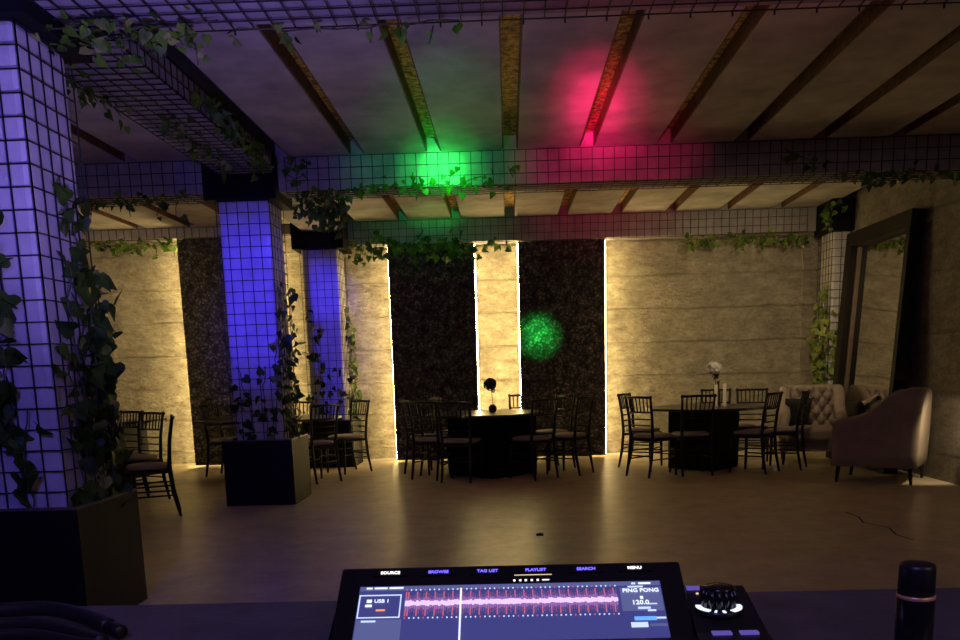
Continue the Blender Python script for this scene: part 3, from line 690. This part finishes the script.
# ------------------------------------------------------------------ tufted armchairs
def make_armchair():
    e = empty('armchair'); v = M['velvet']
    W2, D2 = .37, .40        # half width, half depth; faces +y
    # U-shaped shell: plan path of outer line, height along it
    def smooth(t): return t * t * (3 - 2 * t)
    path = []; rc = .06
    ns = 12
    for k in range(ns + 1): path.append((-W2, D2 - (2 * D2 - rc) * k / ns))
    for k in range(1, 7): t = PI / 2 * k / 6; path.append((-W2 + rc - rc * math.cos(t), -D2 + rc - rc * math.sin(t)))
    for k in range(1, 9): path.append((-W2 + rc + (2 * W2 - 2 * rc) * k / 8, -D2))
    for k in range(1, 7): t = PI / 2 * k / 6; path.append((W2 - rc + rc * math.sin(t), -D2 + rc - rc * math.cos(t)))
    for k in range(1, ns + 1): path.append((W2, -D2 + rc + (2 * D2 - rc) * k / ns))
    def height(x, y):
        t = (D2 - y) / (2 * D2)
        return .65 + .05 * min(1, t / .35) + .25 * smooth(max(0, min(1, (t - .28) / .52)))
    m = MB(); vs = []; fs = []; n = len(path); th = .10
    ring = None
    for i, (x, y) in enumerate(path):
        a = Vector(path[max(i - 1, 0)]); b = Vector(path[min(i + 1, n - 1)]); d = (b - a).normalized(); nin = Vector((d.y * -1, d.x))   # inward (left of travel)
        h = height(x, y)
        sec = [(0.0, .17), (-.0, .3), (-.01, .5), (-.012, h - .06), (-.004, h - .02), (.02, h), (.06, h + .004), (.10, h - .02), (th + .015, h - .06), (th, h - .12), (th, .5), (th, .30), (th, .17)]
        for (o, z) in sec: vs.append((x + nin.x * o, y + nin.y * o, z))
        ring = len(sec)
    for i in range(n - 1):
        for k in range(ring):
            k2 = (k + 1) % ring; fs.append((i * ring + k, i * ring + k2, (i + 1) * ring + k2, (i + 1) * ring + k))
    fs.append(tuple(reversed(range(ring)))); fs.append(tuple((n - 1) * ring + k for k in range(ring)))
    m.add(vs, fs, v, True); m.build('shell', e)
    # tufted inner back
    m = MB(); vs = []; fs = []; nu, nv = 48, 28; btn = []
    bw = W2 - .10
    for j in range(nv + 1):
        for i in range(nu + 1):
            u = i / nu; q = j / nv
            x = -bw + 2 * bw * u; z = .42 + (.93 - .42) * q
            A = (u * 4.0 + q * 2.6) ; B = (u * 4.0 - q * 2.6)
            dd = abs(math.sin(PI * A)) * abs(math.sin(PI * B))
            y = -D2 + .10 + .02 + .08 * dd ** .55 - .05 * q * q
            vs.append((x, y, z))
    for j in range(nv):
        for i in range(nu):
            a = j * (nu + 1) + i; fs.append((a, a + 1, a + nu + 2, a + nu + 1))
    m.add(vs, fs, v, True); tag(m.build('tufted_back', e), 'diamond-tufted inner back')
    m = MB()
    for A in range(-4, 8):
        for B in range(-4, 8):
            u = (A + B) / 8.0; q = (A - B) / 5.2
            if .04 < u < .96 and .08 < q < .95:
                c = (-bw + 2 * bw * u, -D2 + .125 - .05 * q * q, .42 + .51 * q)
                m.lathe([(.0, -.009), (.012, -.006), (.017, 0), (.012, .006), (0, .009)], M['darkfab'], c, 10)
    m.build('buttons', e)
    m = MB(); m.box((-W2 + .08, -D2 + .08, .17), (W2 - .08, D2 - .01, .30), v); m.build('base', e, bevel=.015)
    m = MB(); m.box((-W2 + .105, -D2 + .14, .30), (W2 - .105, D2 + .07, .455), v); m.build('seat_cushion', e, bevel=.045, seg=4)
    for sx in (-1, 1):
        for sy in (-1, 1):
            m = MB(); m.tube([(sx * (W2 - .05), sy * (D2 - .06), .18), (sx * (W2 - .045), sy * (D2 - .045), 0)], [.024, .015], M['wood'], 8); m.build('leg', e)
    return e
ac = make_armchair(); ac.location = (3.88, 9.00, 0); ac.rotation_euler = (0, 0, facing(-.83, .56))
tag(ac, 'beige velvet armchair seen from its side in front of the leaning mirror', 'armchair', 'tufted armchairs')
ac2 = copy_tree(ac); ac2.location = (3.77, 10.78, 0); ac2.rotation_euler = (0, 0, facing(-.28, -.96))
tag(ac2, 'beige armchair with buttoned back in the corner below the green ivy', 'armchair', 'tufted armchairs')
def cushion(loc, rot, label, s=.36, m1='darkfab', t=.11):
    n = 14; m = MB(); vs = []; fs = []
    for side in (1, -1):
        o = len(vs)
        for j in range(n + 1):
            for i in range(n + 1):
                u = -1 + 2 * i / n; w = -1 + 2 * j / n
                k = 1 - .07 * (1 - abs(u * w)) 
                d = ((1 - u ** 4) * (1 - w ** 4)) ** .5
                vs.append((u * s / 2 * (1 - .06 * (1 - w * w) * abs(u)), side * t / 2 * d, w * s / 2 * (1 - .06 * (1 - u * u) * abs(w))))
        for j in range(n):
            for i in range(n):
                a = o + j * (n + 1) + i; f = (a, a + 1, a + n + 2, a + n + 1)
                fs.append(f if side < 0 else f[::-1])
    m.add(vs, fs, M[m1], True)
    o = m.build('cushion'); o.location = loc; o.rotation_euler = rot
    return tag(o, label, 'cushion')
def put(e, p): return e.matrix_basis @ Vector(p)
bpy.context.view_layer.update()
p = put(ac2, (.17, .0, .635)); cushion(p, (R(-18), 0, ac2.rotation_euler.z + R(22)), 'black cushion leaning in the tufted corner armchair')
p = put(ac, (.0, .25, .66)); cushion(p, (R(-14), 0, ac.rotation_euler.z + R(35)), 'black cushion in the armchair in front of the mirror')
p = put(ac, (-.05, .06, .70)); cushion(p, (R(-14), R(18), ac.rotation_euler.z + R(40)), 'pale cushion with a black pattern in the armchair by the mirror', .36, 'pattern', .09)

# ------------------------------------------------------------------ leaning mirror
def mirror():
    H, Ln, fw, dp, nw = 2.80, 1.75, .17, .15, .09
    e = empty('floor_mirror', (XR - .325, 9.44, 0)); tag(e, 'huge dark-framed mirror leaning against the right concrete wall', 'mirror')
    # local: x = out of glass (towards -X world), y along the wall, z up the frame; lean so the top meets the wall
    lean = math.asin(.16 / H)
    def T(p):
        x, y, z = p; c, s = math.cos(lean), math.sin(lean)
        return Vector((x * c + z * s, y, -x * s + z * c))
    def bx(m, a, b, mt):
        k = len(m.v); m.box(a, b, mt)
        for q in range(k, len(m.v)): m.v[q] = tuple(T(m.v[q]))
    for nm, a, b in (('frame_side', (0, 0, 0), (dp, nw, H)), ('frame_side', (0, Ln - fw, 0), (dp, Ln, H)), ('frame_top', (0, nw, H - fw), (dp, Ln - fw, H)), ('frame_bottom', (0, nw, 0), (dp, Ln - fw, fw))):
        m = MB(); bx(m, a, b, M['frame']); m.build(nm, e)
    m = MB(); bx(m, (dp - .045, nw - .005, fw - .005), (dp - .03, Ln - fw + .005, H - fw + .005), M['mirror']); tag(m.build('glass', e), 'reflecting glass')
    m = MB(); bx(m, (dp - .07, Ln - fw - .03, fw), (dp - .046, Ln - fw, H - fw), M['band']); tag(m.build('inner_band', e), 'paler brown inner lip')  # paler brown band along the far inner edge of the frame
    e.location.z = math.sin(lean) * dp
mirror()

# ------------------------------------------------------------------ floor marks
m = MB()
pts = [(2.787, 7.09), (2.80, 6.85), (2.74, 6.6), (2.83, 6.35), (2.77, 6.1), (2.80, 5.9)]
for (a, b) in zip(pts[:-1], pts[1:]):
    m.add([(a[0] - .007, a[1], .0012), (a[0] + .007, a[1], .0012), (b[0] + .007, b[1], .0012), (b[0] - .007, b[1], .0012)], [(0, 1, 2, 3)], M['crack'])
tag(structure(m.build('floor_crack')))
m = MB(); m.lathe([(.0, .0), (.03, .0), (.026, .012), (.0, .016)], M['darkfab'], n=9); o = m.build('debris_scrap'); o.location = (.21, 6.39, 0); tag(o, 'small dark scrap lying alone on the open floor', 'scrap')

# ------------------------------------------------------------------ DJ booth in the foreground
BZ = .95
e = empty('booth_table', (0, .62, 0)); tag(e, 'dark booth table top in the foreground carrying the controller', 'table')
m = MB(); m.box((-1.4, -.22, BZ - .04), (1.4, .49, BZ), M['booth']); m.build('worktop', e, bevel=.004)
m = MB(); m.box((-1.38, .44, 0), (1.38, .47, BZ - .04), M['planter']); m.build('front_panel', e)
for s in (-1, 1):
    m = MB(); m.box((s * 1.36 - .02, -.2, 0), (s * 1.36 + .02, .44, BZ - .04), M['planter']); m.build('side_panel', e)

ctl = empty('dj_controller', (.03, .7, BZ)); tag(ctl, 'black DJ controller with tilted lit screen in the foreground', 'DJ controller')
bpy.context.view_layer.update()
CB = Vector((.03, .7, BZ))
def cpart(m, name, parent=ctl, off=CB, **k):
    m.v = [tuple(Vector(p) - off) for p in m.v]; return m.build(name, parent, **k)
# body: slightly sloping slab
m = MB()
pr = [(.45, BZ + .008), (.45, .975), (.78, 1.0), (.868, 1.023), (.875, 1.016), (.875, BZ + .008)]
vs = [(x, y, z) for x in (-.178, .240) for (y, z) in pr]; k = len(pr)
m.add(vs, [tuple(range(k)), tuple(reversed(range(k, 2 * k)))] + [(i, k + i, k + (i + 1) % k, (i + 1) % k) for i in range(k)], M['plastic'])
body = cpart(m, 'body', bevel=.003)
for sx in (-1, 1):
    for yy in (.48, .84):
        m = MB(); m.lathe([(.012, BZ), (.012, BZ + .01)], M['rubber'], (.03 + sx * .19, yy, 0), 12); cpart(m, 'foot')
# screen housing: wedge
D = Vector((0, -.08, -.052)).normalized(); Nn = Vector((0, -D.z, D.y)); Nn = Vector((0, D.z, -D.y)) if Vector((0, D.z, -D.y)).z > 0 else -Vector((0, D.z, -D.y))
O = Vector((-.003, .853, 1.053))
def sp(u, v, h=0.0): return O + Vector((u, 0, 0)) + D * v + Nn * h
m = MB()
lo = sp(0, .20)
prf = [(O.y, O.z), (O.y + .012, O.z - .008), (O.y + .012, 1.0), (lo.y, BZ + .012), (lo.y, lo.z)]
vs = [(x, y, z) for x in (-.176, .170) for (y, z) in prf]; k = len(prf)
m.add(vs, [tuple(range(k)), tuple(reversed(range(k, 2 * k)))] + [(i, k + i, k + (i + 1) % k, (i + 1) % k) for i in range(k)], M['gloss'])
cpart(m, 'screen_housing', bevel=.003)
def quad(m, u0, v0, u1, v1, mt, h, t=.0004):
    P = [sp(u0, v0, h), sp(u1, v0, h), sp(u1, v1, h), sp(u0, v1, h)]
    Q = [p - Nn * t for p in P]
    m.add(Q + P, [(4, 7, 6, 5), (0, 1, 2, 3), (0, 4, 5, 1), (1, 5, 6, 2), (2, 6, 7, 3), (3, 7, 4, 0)], mt)
m = MB(); quad(m, -.151, .027, .149, .19, M['scr_bg'], .0006); scr = cpart(m, 'screen')
def spart(m, name, label=None):
    o = cpart(m, name, scr)
    if label: tag(o, label)
    return o
# interface blocks
m = MB(); quad(m, -.150, .028, .148, .033, M['scr_bar'], .0010); spart(m, 'title_bar')
m = MB(); quad(m, -.150, .071, -.106, .19, M['scr_bar'], .0010); spart(m, 'track_panel'); m = MB(); quad(m, .108, .036, .148, .066, M['scr_bar'], .0010); spart(m, 'tempo_panel')
m = MB()
a0, a1, b0, b1 = -.150, -.108, .039, .069
for q in ((a0, b0, a1, b0 + .0012), (a0, b1 - .0012, a1, b1), (a0, b0, a0 + .0012, b1), (a1 - .0012, b0, a1, b1)): quad(m, *q, M['scr_edge'], .0014)
spart(m, 'deck_frame')
random.seed(5)
m = MB(); x = -.104; vc = .0515
while x < .104:
    amp = random.uniform(.35, 1.0); k = int((x + .104) / .0022)
    strong = (k % 4 == 0)
    h = .0155 if strong else .009 + .005 * random.random()
    quad(m, x, vc - h, x + .0013, vc + h, M['wave_red'] if strong else M['wave_dark'], .0012)
    quad(m, x, vc - h * .55, x + .0018, vc + h * .55, M['wave_mauve'], .0016)
    quad(m, x, vc - .0018 - .0022 * random.random(), x + .0022, vc + .0018 + .002 * random.random(), M['wave_core'], .0020)
    x += .0022
x = -.104; k = 0
while x < .104:
    mt = M['wave_red'] if k % 4 == 0 else M['scr_edge']
    quad(m, x, vc - .0190, x + .0014, vc - .0175, mt, .0014); quad(m, x, vc + .0175, x + .0014, vc + .0190, mt, .0014); x += .0046; k += 1
spart(m, 'waveform')
m = MB(); quad(m, -.0500, .033, -.0483, .19, M['scr_white'], .0026); spart(m, 'playhead', 'white playhead line')
m = MB(); quad(m, .118, .074, .139, .0785, M['scr_blue'], .0016); quad(m, .114, .081, .130, .087, M['scr_edge'], .0016); quad(m, .132, .083, .148, .086, M['scr_bar'], .0016); spart(m, 'screen_buttons')
m = MB()
for (u, v, w_, h_, mt) in ((-.144, .0295, .006, .002, 'scr_white'), (-.136, .0295, .013, .002, 'scr_white'), (-.121, .0295, .014, .002, 'scr_white'), (-.142, .0455, .005, .004, 'scr_white'),
                           (-.143, .0520, .0065, .003, 'scr_white'), (-.132, .0585, .009, .002, 'scr_orange'), (-.145, .0725, .014, .002, 'scr_edge'), (.120, .0300, .004, .0022, 'scr_edge'), (.127, .0300, .012, .0022, 'scr_white'),
                           (.116, .0345, .015, .0018, 'scr_edge'), (.1265, .0480, .003, .0035, 'scr_white'), (.123, .0620, .012, .0025, 'scr_edge'), (.132, .0655, .008, .0020, 'scr_edge'), (.139, .0750, .009, .002, 'scr_edge'),
                           (.132, .0575, .010, .0012, 'scr_edge')):
    m = MB(); quad(m, u, v, u + w_, v + h_, M[mt], .0018); spart(m, 'readout')
def text(body, u, v, size, mt, parent, h=.0022, bold=.0):
    cu = bpy.data.curves.new('t', 'FONT'); cu.body = body; cu.size = size; cu.align_x = 'CENTER'; cu.extrude = .0002; cu.offset = bold; cu.resolution_u = 3
    to = bpy.data.objects.new('t', cu); COL.objects.link(to)
    dg = bpy.context.evaluated_depsgraph_get(); me = bpy.data.meshes.new_from_object(to.evaluated_get(dg))
    bpy.data.objects.remove(to)
    o = bpy.data.objects.new('lettering', me); COL.objects.link(o); o.parent = parent
    me.materials.clear(); me.materials.append(M[mt])
    Mx = Matrix((Vector((1, 0, 0)), -D, Nn)).transposed().to_4x4(); Mx.translation = sp(u, v, h) - CB
    o.matrix_local = Mx
    return o
text('USB 1', -.127, .0500, .0060, 'scr_white', scr, bold=.0001)
text('PING PONG', .128, .0430, .0066, 'scr_white', scr, bold=.00015)
text('120.0', .126, .0590, .0076, 'scr_white', scr, bold=.00015)
for lb, u, mt in (('SOURCE', -.122, 'btn_white'), ('BROWSE', -.073, 'btn_blue'), ('TAG LIST', -.023, 'btn_blue'), ('PLAYLIST', .026, 'btn_blue'), ('SEARCH', .077, 'btn_blue'), ('MENU', .126, 'btn_white')):
    m = MB(); quad(m, u - .017, .0045, u + .017, .0135, M['gloss'], .0012, .001); b_ = cpart(m, 'button')
    text(lb, u, .0112, .0052, mt, b_, .0017, .00012)
m = MB(); quad(m, .004, .0150, .042, .0158, M['btn_gold'], .0008); tag(cpart(m, 'indicator_line'), 'gold line under the lit label')
m = MB()
for u in (.003, .009, .0145, .0205, .0265): quad(m, u, .0215, u + .0022, .0237, M['btn_white'], .0008)
quad(m, .032, .0220, .039, .0232, M['btn_white'], .0008); cpart(m, 'icon_row')
# rotary knob at the right of the screen
kc = Vector((.203, .822, 0)); kz = 1.0115
def arc(m, r0, r1, z0, z1, t0, t1, mt, n=10):
    vs = []
    for i in range(n + 1):
        t = R(t0 + (t1 - t0) * i / n); c, q = math.cos(t), math.sin(t)
        vs += [(kc.x + r0 * c, kc.y + r0 * q, z0), (kc.x + r1 * c, kc.y + r1 * q, z0), (kc.x + r1 * c, kc.y + r1 * q, z1), (kc.x + r0 * c, kc.y + r0 * q, z1)]
    fs = [(3, 2, 1, 0), tuple(4 * n + k for k in range(4))]
    for i in range(n):
        for k in range(4): fs.append((4 * i + k, 4 * i + (k + 1) % 4, 4 * i + 4 + (k + 1) % 4, 4 * i + 4 + k))
    m.add(vs, fs, mt)
m = MB(); m.lathe([(.010, kz - .004), (.0235, kz - .004), (.0235, kz + .0012), (.010, kz + .0012)], M['plastic'], (kc.x, kc.y, 0), 32); kr = cpart(m, 'knob_base')
for t0, t1 in ((165, 232), (-62, 12), (246, 252), (268, 276)):
    m = MB(); arc(m, .0165, .0225, kz + .001, kz + .0022, t0, t1, M['scr_white'], 3 if t1 - t0 < 20 else 12); tag(cpart(m, 'ring_light', kr), 'white lit arc')
m = MB(); m.lathe([(.0150, kz), (.0150, kz + .020), (.0140, kz + .0225), (.006, kz + .0235), (0, kz + .0235)], M['gloss'], (kc.x, kc.y, 0), 32)
for k in range(14):
    t = 2 * PI * k / 14; m.lathe([(.0020, kz), (.0020, kz + .0205)], M['gloss'], (kc.x + .0152 * math.cos(t), kc.y + .0152 * math.sin(t), 0), 6)
cpart(m, 'knob')
for (u, v) in ((.188, .851), (.214, .850)):
    m = MB(); m.lathe([(.0015, 1.014), (.0015, 1.0195)], M['btn_gold'], (u, v, 0), 8); cpart(m, 'lamp')
for (x0, x1, y0, y1) in ((.179, .192, .858, .864), (.203, .221, .858, .864), (.186, .204, .772, .780), (.212, .229, .772, .780)):
    z0 = 1.0 + (y0 - .78) * .26; m = MB(); m.box((x0, y0, z0 - .003), (x1, y1, z0 + .0035), M['btn_dim']); cpart(m, 'button')

# slim bottle standing at the right of the booth
e = empty('slim_bottle', (.361, .75, BZ)); tag(e, 'slim black bottle with a gold ring on the booth at right', 'bottle')
m = MB(); m.lathe([(.0150, 0), (.0160, .002), (.0160, .088), (.0150, .090)], M['gloss'], n=32); m.build('body', e)
m = MB(); m.lathe([(.0152, .088), (.0162, .0885), (.0162, .0915), (.0152, .092)], M['bronze'], n=32); tag(m.build('ring', e), 'thin gold ring')
m = MB(); m.lathe([(.0154, .092), (.0152, .116), (.0146, .1190), (.0128, .1200), (0, .1204)], M['plastic'], n=32); m.build('cap', e)
o = MB(); o.lathe([(.012, 0), (.014, .006), (.012, .016), (.006, .02), (0, .02)], M['rubber'], n=16); k = o.build('knob_cap'); k.location = (.345, .79, BZ); tag(k, 'small dark cap on the booth left of the slim bottle', 'cap')
o = MB(); o.lathe([(.010, 0), (.011, .006), (.009, .014), (.004, .017), (0, .017)], M['rubber'], n=16); k = o.build('knob_cap'); k.location = (.388, .785, BZ); tag(k, 'small dark cap on the booth right of the slim bottle', 'cap')

# cables at the left of the booth
def cable(pts, r, label):
    m = MB(); P = [Vector(p) for p in pts]; fine = []
    n = len(P)
    for i in range(n - 1):
        p0, p1, p2, p3 = P[max(i - 1, 0)], P[i], P[i + 1], P[min(i + 2, n - 1)]
        for k in range(8):
            t = k / 8; fine.append(.5 * ((2 * p1) + (-p0 + p2) * t + (2 * p0 - 5 * p1 + 4 * p2 - p3) * t * t + (-p0 + 3 * p1 - 3 * p2 + p3) * t ** 3))
    fine.append(P[-1]); m.tube(fine, r, M['rubber'], 8)
    return m, fine
def cable_thing(pts, r, label, plug=True):
    e = empty('cable', pts[0]); m, fine = cable(pts, r, label); b = Vector(pts[0])
    m.v = [tuple(Vector(p) - b) for p in m.v]; m.build('cord', e); tag(e, label, 'cable', 'cables on the booth')
    if plug:
        d = (fine[-1] - fine[-2]).normalized(); a = fine[-1] - b
        m = MB(); m.tube([a - d * .004, a + d * .012, a + d * .03, a + d * .032], [.006, .0085, .0085, .006], M['plastic'], 10); m.build('plug', e)
z = BZ
cable_thing([(-.84, .99, z + .010), (-.70, 1.035, z + .012), (-.60, 1.040, z + .016), (-.53, 1.005, z + .014), (-.485, .972, z + .011)], .010, 'black cable with a plug, topmost of the bundle at the lower left', True)
cable_thing([(-.84, .965, z + .008), (-.68, .995, z + .008), (-.59, .995, z + .010), (-.52, .960, z + .008), (-.47, .925, z + .008)], .008, 'black cable in the middle of the bundle at the lower left', False)
cable_thing([(-.84, .935, z + .007), (-.66, .955, z + .007), (-.57, .955, z + .008), (-.50, .925, z + .007), (-.40, .885, z + .007)], .007, 'black cable nearest the bottom edge at the lower left', False)

GROUPS = {'wall panel': 'dark leafy panels along the back wall', 'light strip': 'warm light strips behind the wall panels', 'ivy': 'ivy vines on the columns and beams',
          'planter': 'planter boxes around the columns', 'wire mesh': 'black wire mesh on columns and beams', 'table': 'tables', 'cushion': 'black cushions on the armchairs', 'flower': 'table flowers', 'cap': 'small caps beside the slim bottle'}
for o in COL.objects:
    if o.parent is None and o.get('category') in GROUPS and not o.get('group') and o.name != 'booth_table': o['group'] = GROUPS[o['category']]
